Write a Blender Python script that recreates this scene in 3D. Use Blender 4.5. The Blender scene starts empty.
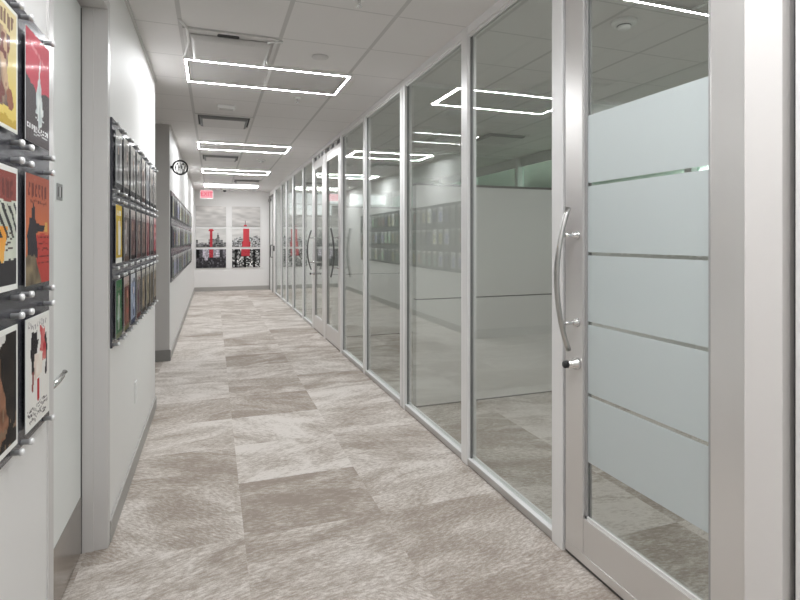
import bpy, bmesh, math, random
from mathutils import Vector, Matrix

SC = bpy.context.scene
COL = SC.collection
PI = math.pi

# ------------------------------------------------------------------ materials
def s2l(c):
    return tuple((x / 12.92 if x <= .04045 else ((x + .055) / 1.055) ** 2.4) for x in c)

def new_mat(name):
    m = bpy.data.materials.new(name); m.use_nodes = True
    nt = m.node_tree
    for n in list(nt.nodes): nt.nodes.remove(n)
    out = nt.nodes.new('ShaderNodeOutputMaterial')
    return m, nt, out

def N(nt, t, **kw):
    n = nt.nodes.new(t)
    for k, v in kw.items(): setattr(n, k, v)
    return n

def math_node(nt, op, a=None, b=None, c=None):
    n = N(nt, 'ShaderNodeMath', operation=op)
    for i, x in enumerate((a, b, c)):
        if x is None: continue
        if isinstance(x, (int, float)): n.inputs[i].default_value = x
        else: nt.links.new(x, n.inputs[i])
    return n.outputs[0]

def paint(name, rgb, rough=.5, metal=0., var=.03, scale=30., bump=.0, spec=.5, stretch=None):
    """painted / metal surface with a faint noise in tone and relief"""
    m, nt, out = new_mat(name)
    p = N(nt, 'ShaderNodeBsdfPrincipled')
    tc = N(nt, 'ShaderNodeTexCoord'); mp = N(nt, 'ShaderNodeMapping')
    if stretch: mp.inputs['Scale'].default_value = stretch
    nz = N(nt, 'ShaderNodeTexNoise'); nz.inputs['Scale'].default_value = scale; nz.inputs['Detail'].default_value = 4
    nt.links.new(tc.outputs['Object'], mp.inputs[0]); nt.links.new(mp.outputs[0], nz.inputs['Vector'])
    mx = N(nt, 'ShaderNodeMix', data_type='RGBA')
    a = tuple(max(0, x * (1 - var)) for x in rgb); b = tuple(min(1, x * (1 + var)) for x in rgb)
    mx.inputs[6].default_value = (*a, 1); mx.inputs[7].default_value = (*b, 1)
    nt.links.new(nz.outputs['Fac'], mx.inputs[0]); nt.links.new(mx.outputs[2], p.inputs['Base Color'])
    p.inputs['Roughness'].default_value = rough; p.inputs['Metallic'].default_value = metal
    p.inputs['Specular IOR Level'].default_value = spec
    if bump:
        bp = N(nt, 'ShaderNodeBump'); bp.inputs['Strength'].default_value = bump; bp.inputs['Distance'].default_value = .002
        nt.links.new(nz.outputs['Fac'], bp.inputs['Height']); nt.links.new(bp.outputs[0], p.inputs['Normal'])
    nt.links.new(p.outputs[0], out.inputs[0])
    return m

def emit(name, rgb, strength):
    m, nt, out = new_mat(name)
    e = N(nt, 'ShaderNodeEmission'); e.inputs[0].default_value = (*rgb, 1); e.inputs[1].default_value = strength
    nt.links.new(e.outputs[0], out.inputs[0])
    return m

def glass(name, tint, f0=.04, gain=1., rough=0.):
    """thin architectural glass: clear straight through, reflection rising towards grazing view"""
    m, nt, out = new_mat(name)
    lw = N(nt, 'ShaderNodeLayerWeight'); lw.inputs['Blend'].default_value = .5
    pw = math_node(nt, 'POWER', lw.outputs['Facing'], 5.)
    fac = math_node(nt, 'MULTIPLY_ADD', pw, (1 - f0) * gain, f0)
    fac = math_node(nt, 'MINIMUM', fac, .95)
    tr = N(nt, 'ShaderNodeBsdfTransparent'); tr.inputs[0].default_value = (*tint, 1)
    gl = N(nt, 'ShaderNodeBsdfGlossy'); gl.inputs['Roughness'].default_value = rough
    gl.inputs['Color'].default_value = (.97, 1, .985, 1)
    mx = N(nt, 'ShaderNodeMixShader')
    nt.links.new(fac, mx.inputs[0]); nt.links.new(tr.outputs[0], mx.inputs[1]); nt.links.new(gl.outputs[0], mx.inputs[2])
    nt.links.new(mx.outputs[0], out.inputs[0])
    return m

def frosted_mat():
    m, nt, out = new_mat('frosted_film')
    d = N(nt, 'ShaderNodeBsdfDiffuse'); d.inputs[0].default_value = (.74, .775, .775, 1)
    t = N(nt, 'ShaderNodeBsdfTranslucent'); t.inputs[0].default_value = (.80, .86, .87, 1)
    g = N(nt, 'ShaderNodeBsdfGlossy'); g.inputs['Roughness'].default_value = .25
    nz = N(nt, 'ShaderNodeTexNoise'); nz.inputs['Scale'].default_value = 400
    bp = N(nt, 'ShaderNodeBump'); bp.inputs['Strength'].default_value = .05
    nt.links.new(nz.outputs[0], bp.inputs['Height']); nt.links.new(bp.outputs[0], g.inputs['Normal'])
    a = N(nt, 'ShaderNodeMixShader'); a.inputs[0].default_value = .45
    nt.links.new(d.outputs[0], a.inputs[1]); nt.links.new(t.outputs[0], a.inputs[2])
    b = N(nt, 'ShaderNodeMixShader'); b.inputs[0].default_value = .06
    nt.links.new(a.outputs[0], b.inputs[1]); nt.links.new(g.outputs[0], b.inputs[2])
    nt.links.new(b.outputs[0], out.inputs[0])
    return m

def art_mat():
    m, nt, out = new_mat('printed_paper')
    at = N(nt, 'ShaderNodeAttribute'); at.attribute_name = 'art'
    p = N(nt, 'ShaderNodeBsdfPrincipled'); p.inputs['Roughness'].default_value = .6; p.inputs['Specular IOR Level'].default_value = .12
    nt.links.new(at.outputs['Color'], p.inputs['Base Color']); nt.links.new(p.outputs[0], out.inputs[0])
    return m

def carpet_mat():
    """carpet tiles: every tile carries its own tone, streak direction and pattern offset"""
    m, nt, out = new_mat('carpet_tiles')
    L = nt.links.new
    geo = N(nt, 'ShaderNodeNewGeometry')
    at = N(nt, 'ShaderNodeAttribute'); at.attribute_name = 'tile'
    sp = N(nt, 'ShaderNodeSeparateColor'); L(at.outputs['Color'], sp.inputs[0])
    ang = math_node(nt, 'MULTIPLY', sp.outputs[1], PI)
    off = math_node(nt, 'MULTIPLY', sp.outputs[2], 57.)
    cb = N(nt, 'ShaderNodeCombineXYZ'); L(off, cb.inputs[0]); L(off, cb.inputs[1]); L(off, cb.inputs[2])
    rot = N(nt, 'ShaderNodeVectorRotate', rotation_type='Z_AXIS')
    L(geo.outputs['Position'], rot.inputs['Vector']); L(ang, rot.inputs['Angle'])
    ad = N(nt, 'ShaderNodeVectorMath', operation='ADD'); L(rot.outputs[0], ad.inputs[0]); L(cb.outputs[0], ad.inputs[1])
    # broad brush-like patches
    m1 = N(nt, 'ShaderNodeMapping'); m1.inputs['Scale'].default_value = (1.5, 3.3, 1)
    L(ad.outputs[0], m1.inputs[0])
    n1 = N(nt, 'ShaderNodeTexNoise'); n1.inputs['Scale'].default_value = 1.5; n1.inputs['Detail'].default_value = 5
    n1.inputs['Roughness'].default_value = .62; n1.inputs['Distortion'].default_value = .7
    L(m1.outputs[0], n1.inputs['Vector'])
    # fine fibre strokes along the streak
    m2 = N(nt, 'ShaderNodeMapping'); m2.inputs['Scale'].default_value = (34, 95, 1)
    L(ad.outputs[0], m2.inputs[0])
    n2 = N(nt, 'ShaderNodeTexNoise'); n2.inputs['Scale'].default_value = 1.; n2.inputs['Detail'].default_value = 3
    L(m2.outputs[0], n2.inputs['Vector'])
    n3 = N(nt, 'ShaderNodeTexNoise'); n3.inputs['Scale'].default_value = 160; n3.inputs['Detail'].default_value = 2
    L(geo.outputs['Position'], n3.inputs['Vector'])
    tone = math_node(nt, 'MULTIPLY_ADD', sp.outputs[0], .80, -.45)
    v = math_node(nt, 'MULTIPLY_ADD', n1.outputs['Fac'], 2.2, -.55)
    v = math_node(nt, 'ADD', v, tone)
    f = math_node(nt, 'MULTIPLY_ADD', n2.outputs['Fac'], 1.7, -.85)
    v = math_node(nt, 'ADD', v, f)
    g = math_node(nt, 'MULTIPLY_ADD', n3.outputs['Fac'], .9, -.45)
    v = math_node(nt, 'ADD', v, g)
    cr = N(nt, 'ShaderNodeValToRGB')
    e = cr.color_ramp.elements
    e[0].position = .0; e[0].color = (.335, .285, .245, 1)
    e[1].position = 1.; e[1].color = (.70, .655, .615, 1)
    k = e.new(.45); k.color = (.455, .405, .36, 1)
    L(v, cr.inputs[0])
    p = N(nt, 'ShaderNodeBsdfPrincipled'); p.inputs['Roughness'].default_value = .95
    p.inputs['Specular IOR Level'].default_value = .1
    L(cr.outputs[0], p.inputs['Base Color'])
    bp = N(nt, 'ShaderNodeBump'); bp.inputs['Strength'].default_value = .35; bp.inputs['Distance'].default_value = .003
    L(n3.outputs['Fac'], bp.inputs['Height']); L(bp.outputs[0], p.inputs['Normal'])
    L(p.outputs[0], out.inputs[0])
    return m

CX0, CPX = -.19, .61      # ceiling grid
CY0, CPY = 4.10, .575
def ceiling_mat():
    m, nt, out = new_mat('ceiling_tile')
    L = nt.links.new
    geo = N(nt, 'ShaderNodeNewGeometry'); sx = N(nt, 'ShaderNodeSeparateXYZ'); L(geo.outputs['Position'], sx.inputs[0])
    def seam(o, o0, pitch, w):
        a = math_node(nt, 'DIVIDE', math_node(nt, 'SUBTRACT', o, o0), pitch)
        a = math_node(nt, 'ABSOLUTE', math_node(nt, 'SUBTRACT', a, math_node(nt, 'ROUND', a)))
        return math_node(nt, 'LESS_THAN', a, w / pitch / 2)
    ax = seam(sx.outputs[0], CX0, CPX, .026); ay = seam(sx.outputs[1], CY0, CPY, .012)
    nz = N(nt, 'ShaderNodeTexNoise'); nz.inputs['Scale'].default_value = 180; nz.inputs['Detail'].default_value = 3
    L(geo.outputs['Position'], nz.inputs['Vector'])
    mx = N(nt, 'ShaderNodeMix', data_type='RGBA')
    mx.inputs[6].default_value = (.75, .735, .725, 1); mx.inputs[7].default_value = (.79, .775, .765, 1)
    L(nz.outputs['Fac'], mx.inputs[0])
    m2 = N(nt, 'ShaderNodeMix', data_type='RGBA'); m2.inputs[7].default_value = (.58, .57, .56, 1)
    L(mx.outputs[2], m2.inputs[6]); L(ax, m2.inputs[0])
    m3 = N(nt, 'ShaderNodeMix', data_type='RGBA'); m3.inputs[7].default_value = (.62, .61, .60, 1)
    L(m2.outputs[2], m3.inputs[6]); L(ay, m3.inputs[0])
    p = N(nt, 'ShaderNodeBsdfPrincipled'); p.inputs['Roughness'].default_value = .85
    p.inputs['Specular IOR Level'].default_value = .25
    L(m3.outputs[2], p.inputs['Base Color']); L(p.outputs[0], out.inputs[0])
    return m

M = dict(
    wall=paint('wall_paint', (.80, .79, .778), .55, var=.012, scale=3., spec=.3),
    alcove_grey=paint('grey_alcove_wall', (.48, .465, .45), .5, var=.015, scale=3.),  # darker grey than the other walls, used in the alcove only
    wall2=paint('office_panel', (.80, .80, .78), .45, var=.015, scale=3.),
    alum=paint('satin_aluminium', (.80, .795, .79), .36, metal=.12, var=.006, scale=8, stretch=(1, 1, .1)),
    alum_dark=paint('aluminium_shadow_gap', (.09, .09, .09), .5),
    door_gasket=paint('light_grey_gasket', (.34, .335, .33), .5),
    gasket=paint('grey_gasket', (.16, .16, .16), .6),
    sill_top_lit=paint('white_lit_sill_top', (.86, .86, .86), .3, var=.005), sill_front_shaded=paint('grey_shaded_sill_front', (.50, .485, .475), .32, metal=.5, var=.01),  # light falling on the sill put into two tones, white top and grey front
    door_alum=paint('door_aluminium', (.72, .705, .69), .30, metal=.6, var=.01, scale=8, stretch=(1, 1, .1)),
    jamb_paint=paint('beige_jamb_paint', (.715, .69, .672), .5, var=.008),
    steel=paint('brushed_steel', (.52, .515, .50), .30, metal=1., var=.06, scale=60, stretch=(1, 1, .05)),
    dark_steel=paint('dark_brushed_steel', (.22, .22, .215), .35, metal=.9, var=.05, scale=60, stretch=(1, 1, .05)),
    standoff=paint('satin_standoff', (.80, .80, .80), .35, metal=.35, var=.01),
    chrome=paint('polished_chrome', (.78, .78, .78), .12, metal=1.),
    door=paint('white_laminate', (.80, .812, .80), .5, var=.01, scale=4, spec=.3),
    jamb=paint('painted_steel_frame', (.60, .585, .575), .33, var=.02, scale=10, stretch=(1, 1, .1)),
    kick=paint('stainless_kickplate', (.46, .43, .40), .22, metal=.9, var=.05, scale=40, stretch=(1, .05, 1)),
    base=paint('rubber_baseboard', (.40, .385, .365), .5),
    base_dark=paint('grey_baseboard', (.22, .215, .205), .5),
    black=paint('black_plastic', (.015, .015, .016), .4),
    board=paint('charcoal_board', (.055, .055, .068), .25, var=.05),
    white=paint('white_plastic', (.82, .82, .81), .4),
    panel=paint('light_panel', (.62, .61, .60), .6),
    slot=paint('dark_slot', (.05, .05, .05), .7),
    vent_rim=paint('vent_rim', (.20, .20, .20), .5),
    vent=paint('painted_vent', (.62, .61, .60), .4),
    seam=paint('panel_seam', (.16, .16, .15), .6),
    canvas=paint('canvas_edge', (.75, .75, .74), .7),
    greytext=paint('grey_plate', (.30, .30, .30), .35, metal=.3),
    glass=glass('partition_glass', (.952, .962, .955), .085, 1.0),
    green=glass('green_glass', (.80, .93, .87), .05, 1.0),
    acrylic=glass('acrylic_sheet', (.985, .985, .985), .004, .02, .08),
    frost=frosted_mat(), art=art_mat(), carpet=carpet_mat(), ceil=ceiling_mat(),
    led=emit('led_strip', (.965, .98, 1.), 68.), led_dim=emit('dimmed_led_strip', (.98, .985, 1.), 27.), led_added=emit('added_led_strip', (.97, .985, 1.), 190.),
    exit_face=emit('exit_face', (.96, .42, .47), .26),
    exit_red=emit('exit_letters', (.75, .035, .085), .26),
)

# ------------------------------------------------------------------ geometry helpers
def BM(): return bmesh.new()

def box(bm, x0, x1, y0, y1, z0, z1, mi=0, bev=0.):
    vs = [bm.verts.new(p) for p in ((x0, y0, z0), (x1, y0, z0), (x1, y1, z0), (x0, y1, z0),
                                    (x0, y0, z1), (x1, y0, z1), (x1, y1, z1), (x0, y1, z1))]
    fs = [bm.faces.new([vs[i] for i in q]) for q in
          ((3, 2, 1, 0), (4, 5, 6, 7), (0, 1, 5, 4), (1, 2, 6, 5), (2, 3, 7, 6), (3, 0, 4, 7))]
    for f in fs: f.material_index = mi
    if bev:
        es = list({e for f in fs for e in f.edges})
        r = bmesh.ops.bevel(bm, geom=es, offset=bev, segments=2, affect='EDGES', profile=.6)
        for f in r['faces']: f.material_index = mi
    return vs

def cyl(bm, c, axis, r, h, n=20, mi=0, r2=None):
    """cylinder / cone from c along axis by h"""
    a = Vector(axis).normalized(); c = Vector(c)
    t = Vector((0, 0, 1)) if abs(a.z) < .9 else Vector((1, 0, 0))
    u = a.cross(t).normalized(); v = a.cross(u)
    r2 = r if r2 is None else r2
    A = [bm.verts.new(c + (u * math.cos(2 * PI * i / n) + v * math.sin(2 * PI * i / n)) * r) for i in range(n)]
    B = [bm.verts.new(c + a * h + (u * math.cos(2 * PI * i / n) + v * math.sin(2 * PI * i / n)) * r2) for i in range(n)]
    fs = [bm.faces.new(A), bm.faces.new(B[::-1])]
    for i in range(n):
        f = bm.faces.new((A[i], B[i], B[(i + 1) % n], A[(i + 1) % n])); f.smooth = True; fs.append(f)
    for f in fs: f.material_index = mi

def tube(bm, pts, r, n=14, mi=0, flat=1.):
    pts = [Vector(p) for p in pts]; rings = []
    for i, p in enumerate(pts):
        d = (pts[min(i + 1, len(pts) - 1)] - pts[max(i - 1, 0)]).normalized()
        t = Vector((0, 1, 0)) if abs(d.y) < .9 else Vector((1, 0, 0))
        u = d.cross(t).normalized(); v = d.cross(u)
        rr = r[i] if isinstance(r, (list, tuple)) else r
        rings.append([bm.verts.new(p + u * math.cos(2 * PI * k / n) * rr * flat + v * math.sin(2 * PI * k / n) * rr) for k in range(n)])
    for a, b in zip(rings, rings[1:]):
        for k in range(n):
            f = bm.faces.new((a[k], b[k], b[(k + 1) % n], a[(k + 1) % n])); f.smooth = True; f.material_index = mi
    for rg in (rings[0], rings[-1][::-1]): bm.faces.new(rg).material_index = mi

def lathe(bm, c, prof, n=24, mi=0, axis='z'):
    """profile of (radius, offset) turned about c; offset along +z (or +x / -y)"""
    rings = []
    for r, h in prof:
        rg = []
        for k in range(n):
            a = 2 * PI * k / n
            if axis == 'z': p = (c[0] + r * math.cos(a), c[1] + r * math.sin(a), c[2] + h)
            elif axis == 'x': p = (c[0] + h, c[1] + r * math.cos(a), c[2] + r * math.sin(a))
            else: p = (c[0] + r * math.cos(a), c[1] + h, c[2] + r * math.sin(a))
            rg.append(bm.verts.new(p))
        rings.append(rg)
    for a, b in zip(rings, rings[1:]):
        for k in range(n):
            f = bm.faces.new((a[k], b[k], b[(k + 1) % n], a[(k + 1) % n])); f.smooth = True; f.material_index = mi
    for rg in (rings[0], rings[-1]): bm.faces.new(rg).material_index = mi

BASE = {}
def obj(name, bm, mats, parent=None, smooth=False):
    """link the bmesh (world coordinates) as one mesh object, origin at its base or at its thing's base"""
    bmesh.ops.recalc_face_normals(bm, faces=bm.faces[:])
    if parent is not None: o0 = BASE[parent.name]
    else:
        xs = [v.co.x for v in bm.verts]; ys = [v.co.y for v in bm.verts]; zs = [v.co.z for v in bm.verts]
        o0 = Vector(((min(xs) + max(xs)) / 2, (min(ys) + max(ys)) / 2, min(zs)))
    bmesh.ops.translate(bm, verts=bm.verts[:], vec=-o0)
    me = bpy.data.meshes.new(name); bm.to_mesh(me); bm.free()
    for m in (mats if isinstance(mats, (list, tuple)) else [mats]): me.materials.append(m)
    o = bpy.data.objects.new(name, me); COL.objects.link(o)
    if parent is not None: o.parent = parent
    else: o.location = o0
    BASE[o.name] = o0
    return o

def empty(name, loc):
    o = bpy.data.objects.new(name, None); COL.objects.link(o); o.location = loc
    o.empty_display_size = .1; BASE[o.name] = Vector(loc)
    return o

def tag(o, label=None, cat=None, group=None, kind=None):
    if label: o['label'] = label
    if cat: o['category'] = cat
    if group: o['group'] = group
    if kind: o['kind'] = kind
    return o

def struct(name, bm, mats):
    return tag(obj(name, bm, mats), kind='structure')

# ------------------------------------------------------------------ room dimensions (metres; camera stands at x=0, y=0)
H = 2.74
XL, XL2, XR = -.457, -.475, 1.492     # left wall, far left wall, glass front
YEND = 15.1
XO = 4.71                             # back wall of the offices

# floor: one face per carpet tile
random.seed(11)
TX0, TPX, TY0, TPY = .14, .68, 2.58, .582
known = {(0, 0): .10, (-1, 0): .55, (1, 0): .62, (-1, 1): .30, (0, 1): .85, (1, 1): .55, (-1, 2): .70, (0, 2): .80, (1, 2): .60,
         (-1, 3): .32, (0, 3): .18, (1, 3): .85, (-1, 4): .80, (0, 4): .45, (1, 4): .45, (-1, 5): .75, (0, 5): .75, (1, 5): .75,
         (0, 6): .12, (1, 6): .70, (-1, 6): .85, (0, -1): .50, (-1, -1): .60, (1, -1): .45, (0, -2): .6, (-1, -2): .5,
         (-1, 7): .8, (0, 7): .7, (1, 7): .65, (0, 9): .8, (-1, 9): .45, (1, 9): .3}
bm = BM(); lay = bm.loops.layers.float_color.new('tile')
for i in range(-5, 13):
    for j in range(-12, 23):
        x0, y0 = TX0 + i * TPX, TY0 + j * TPY
        f = bm.faces.new([bm.verts.new(p) for p in ((x0, y0, 0), (x0 + TPX, y0, 0), (x0 + TPX, y0 + TPY, 0), (x0, y0 + TPY, 0))])
        tone = known.get((i, j), random.choice((.35, .6, .75, .85, .9)))
        a = random.choice((.03, .12, .25, .9, .97, .8, .1))
        c = (tone, a, random.random(), 1)
        for lp in f.loops: lp[lay] = c
for f in bm.faces: f.material_index = 0
struct('floor', bm, M['carpet'])

bm = BM(); box(bm, -2.6, 8.3, -4.3, 15.4, H, H + .12)
struct('ceiling', bm, M['ceil'])

# left side
D0, D1 = 1.835, 2.70                  # left door opening
bm = BM()
box(bm, -.80, XL, -4.2, D0 - .045, 0, H)
box(bm, -.80, -.66, D0 - .045, D1 + .045, 0, H)
box(bm, -.66, XL, D0 - .045, D1 + .045, 2.50, H)
box(bm, -2.4, XL, D1 + .045, 4.82, 0, H)
struct('wall_left', bm, M['wall'])
bm = BM(); box(bm, -2.4, XL2, 6.64, 15.3, 0, H); struct('wall_left_far', bm, M['wall'])
bm = BM(); box(bm, -2.5, -2.2, 4.7, 6.7, 0, H); struct('wall_alcove', bm, M['alcove_grey'])
bm = BM(); box(bm, -2.2, XL2 - .001, 6.625, 6.645, 0, H); struct('wall_alcove_far', bm, M['alcove_grey'])
bm = BM(); box(bm, XL, XL + .014, -4, D0 - .05, H - .020, H); box(bm, XL, XL + .014, D0 - .05, 4.82, H - .020, H); struct('trim_left_ceiling', bm, M['vent'])
bm = BM(); box(bm, XL2, XL2 + .014, 6.64, YEND, H - .020, H); struct('trim_far_ceiling', bm, M['vent'])
bm = BM(); box(bm, -.60, 1.75, YEND, YEND + .2, 0, H); struct('wall_end', bm, M['wall'])
bm = BM(); box(bm, -2.5, 8.2, -4.25, -4.05, 0, H); struct('wall_back', bm, M['wall'])
bm = BM(); box(bm, -2.5, -2.4, -4.2, 4.7, 0, H); struct('wall_left_outer', bm, M['wall'])

def baseboard(name, x0, x1, y0, y1, h, m):
    bm = BM(); box(bm, x0, x1, y0, y1, 0, h, 0, .003)
    struct(name, bm, m)
baseboard('baseboard_left', XL, XL + .012, D1 + .05, 4.82, .10, M['base'])
baseboard('baseboard_left_near', XL, XL + .012, -4, D0 - .05, .10, M['base'])
baseboard('baseboard_left_far', XL2, XL2 + .012, 6.64, YEND, .10, M['base'])
baseboard('baseboard_alcove', -2.2, XL2 + .012, 6.613, 6.626, .13, M['base_dark'])
baseboard('baseboard_end', XL2 + .012, XR - .01, YEND - .013, YEND, .11, M['base'])

# ------------------------------------------------------------------ left door
d = tag(empty('door_1', (-.57, (D0 + D1) / 2, 0)), 'white laminate door with steel lever set in the left wall', 'door', kind='structure')
bm = BM()
fx = XL + .006
box(bm, -.66, fx, D0 - .05, D0, 0, 2.51, 0, .003)
box(bm, -.66, fx, D1, D1 + .05, 0, 2.51, 0, .003)
box(bm, -.66, fx, D0, D1, 2.46, 2.51, 0, .003)
box(bm, -.66, -.615, D0, D0 + .012, 0, 2.46); box(bm, -.66, -.615, D1 - .012, D1, 0, 2.46); box(bm, -.555, -.508, D1 - .004, D1 + .01, 0, 2.455, 0, .002); box(bm, -.614, -.556, D1 - .004, D1 + .01, 0, 2.45, 1)
obj('door_frame', bm, [M['jamb'], M['slot']], d)
bm = BM(); box(bm, -.612, -.557, D0 + .004, D1 - .013, .008, 2.453, 0, .002)
leaf = obj('leaf', bm, M['door'], d)
bm = BM(); box(bm, -.557, -.5545, D0 + .012, D1 - .016, .012, .262)
obj('kickplate', bm, M['kick'], d)
bm = BM()
ly, lz = 1.905, .950
lathe(bm, (-.557, ly, lz), [(.027, 0), (.027, .006), (.018, .010), (.010, .012), (.010, .080), (.0, .081)], 24, axis='x')
tube(bm, [(-.480, ly - .004, lz), (-.474, ly + .02, lz + .002), (-.469, ly + .045, lz + .007), (-.464, ly + .075, lz + .017), (-.459, ly + .092, lz + .027)],
     [.012, .011, .010, .0095, .008], 14)
obj('lever_handle', bm, M['chrome'], d)

def grid_art(bm, w, h, nx, ny, fn, place):
    """printed picture: a fine grid of coloured cells; place(a, b) turns 0..w, 0..h into a point"""
    lay = bm.loops.layers.float_color.get('art') or bm.loops.layers.float_color.new('art')
    V = [[bm.verts.new(place(w * i / nx, h * j / ny)) for i in range(nx + 1)] for j in range(ny + 1)]
    for j in range(ny):
        for i in range(nx):
            f = bm.faces.new((V[j][i], V[j][i + 1], V[j + 1][i + 1], V[j + 1][i]))
            c = s2l(fn((i + .5) / nx, (j + .5) / ny))
            for lp in f.loops: lp[lay] = (*c, 1)

# small grey plate on the door
bm = BM(); box(bm, -.557, -.5535, 2.300, 2.372, 1.562, 1.625, 0, .001)
box(bm, -.5537, -.5529, 2.312, 2.322, 1.575, 1.612, 1); box(bm, -.5537, -.5529, 2.330, 2.334, 1.575, 1.612, 2)
box(bm, -.5537, -.5529, 2.339, 2.343, 1.575, 1.612, 2); box(bm, -.5537, -.5529, 2.350, 2.362, 1.573, 1.614, 1)
tag(obj('door_plate', bm, [M['greytext'], M['black'], M['white']]), 'small grey plate with dark marks on the white door', 'plate')

# ------------------------------------------------------------------ glass front on the right
GX = XR + .030                        # glass plane
def mullion(y0, y1, k, x0=XR, x1=1.556):
    bm = BM()
    ym = (y0 + y1) / 2
    box(bm, x0, GX - .006, y0, y1, 0, H, 0, .003)
    box(bm, GX - .006, GX + .014, y0 + .004, y1 - .004, 0, H)
    box(bm, GX + .014, x1, y0, y1, 0, H, 0, .003)
    if y1 - y0 > .1 and k != 14:
        box(bm, x0 - .0006, x0 + .004, ym - .0025, ym + .0025, 0, H - .05, 1)
    return struct('trim_%d' % k, bm, [M['jamb_paint'] if k == 14 else M['alum'], M['alum_dark']])

def glazing(y0, y1, k, label):
    w = tag(empty('window_%d' % k, (GX, (y0 + y1) / 2, 0)), label, 'glass panel', kind='structure')
    bm = BM()
    box(bm, XR + .006, 1.556, y0, y1, .012, .045, 0, .001)
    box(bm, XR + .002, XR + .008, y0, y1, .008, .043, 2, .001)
    box(bm, XR + .02, 1.545, y0, y1, 0, .013, 1)
    box(bm, GX + .006, GX + .016, y0, y1, .045, .062)
    obj('sill_rail', bm, [M['sill_top_lit'], M['alum_dark'], M['sill_front_shaded']], w)
    bm = BM()
    box(bm, XR + .003, 1.556, y0, y1, 2.69, H, 0, .002)
    box(bm, GX - .016, GX - .006, y0, y1, 2.672, 2.69); box(bm, GX + .006, GX + .016, y0, y1, 2.672, 2.69)
    obj('head_rail', bm, M['alum'], w)
    bm = BM(); box(bm, GX - .0075, GX + .0075, y0, y0 + .009, .045, 2.69); box(bm, GX - .0075, GX + .0075, y1 - .009, y1, .045, 2.69)
    obj('gasket', bm, M['gasket'], w)
    bm = BM(); box(bm, GX - .005, GX + .005, y0 + .005, y1 - .005, .05, 2.685)
    obj('glass_pane', bm, M['glass'], w)

for k, (a, b) in enumerate(((1.99, 2.07), (2.935, 3.02), (4.07, 4.185), (5.27, 5.345), (6.33, 6.41), (7.36, 7.445), (8.27, 8.35),
                            (9.27, 9.35), (10.50, 10.605), (11.52, 11.60), (12.42, 12.50), (13.70, 13.80), (-1.3, -1.22))):
    mullion(a, b, k + 1)
mullion(1.008, 1.118, 14, XR - .012)
bm = BM(); box(bm, XR + .035, 1.6, .988, 1.008, 0, H); struct('trim_15', bm, M['alum_dark'])
bm = BM(); box(bm, XR + .016, 1.556, 1.974, 1.99, 0, H); struct('trim_17', bm, M['alum_dark'])
mullion(.88, .988, 16, XR + .01)
PANES = ((2.07, 2.935), (3.02, 4.07), (4.185, 5.27), (5.345, 6.33), (8.35, 9.27), (9.35, 10.5), (10.605, 11.52), (11.60, 12.42), (12.50, 13.70), (-1.22, .88))
for k, (a, b) in enumerate(PANES):
    glazing(a, b, k + 1, 'clear floor to ceiling glass panel, number %d from the camera along the corridor' % (k + 1) if k < 9
            else 'clear floor to ceiling glass panel nearest the camera')

def bow_handle(y, par, name, mat, zc=1.24, inward=False):
    bm = BM()
    pts = []
    for i in range(21):
        s = -1 + 2 * i / 20
        off = .105 - .060 * s * s if not inward else .060 + .040 * s * s
        pts.append((XR - off, y, zc + .308 * s))
    tube(bm, pts, .0125, 16, flat=.85)
    return obj(name, bm, mat, par)

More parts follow.
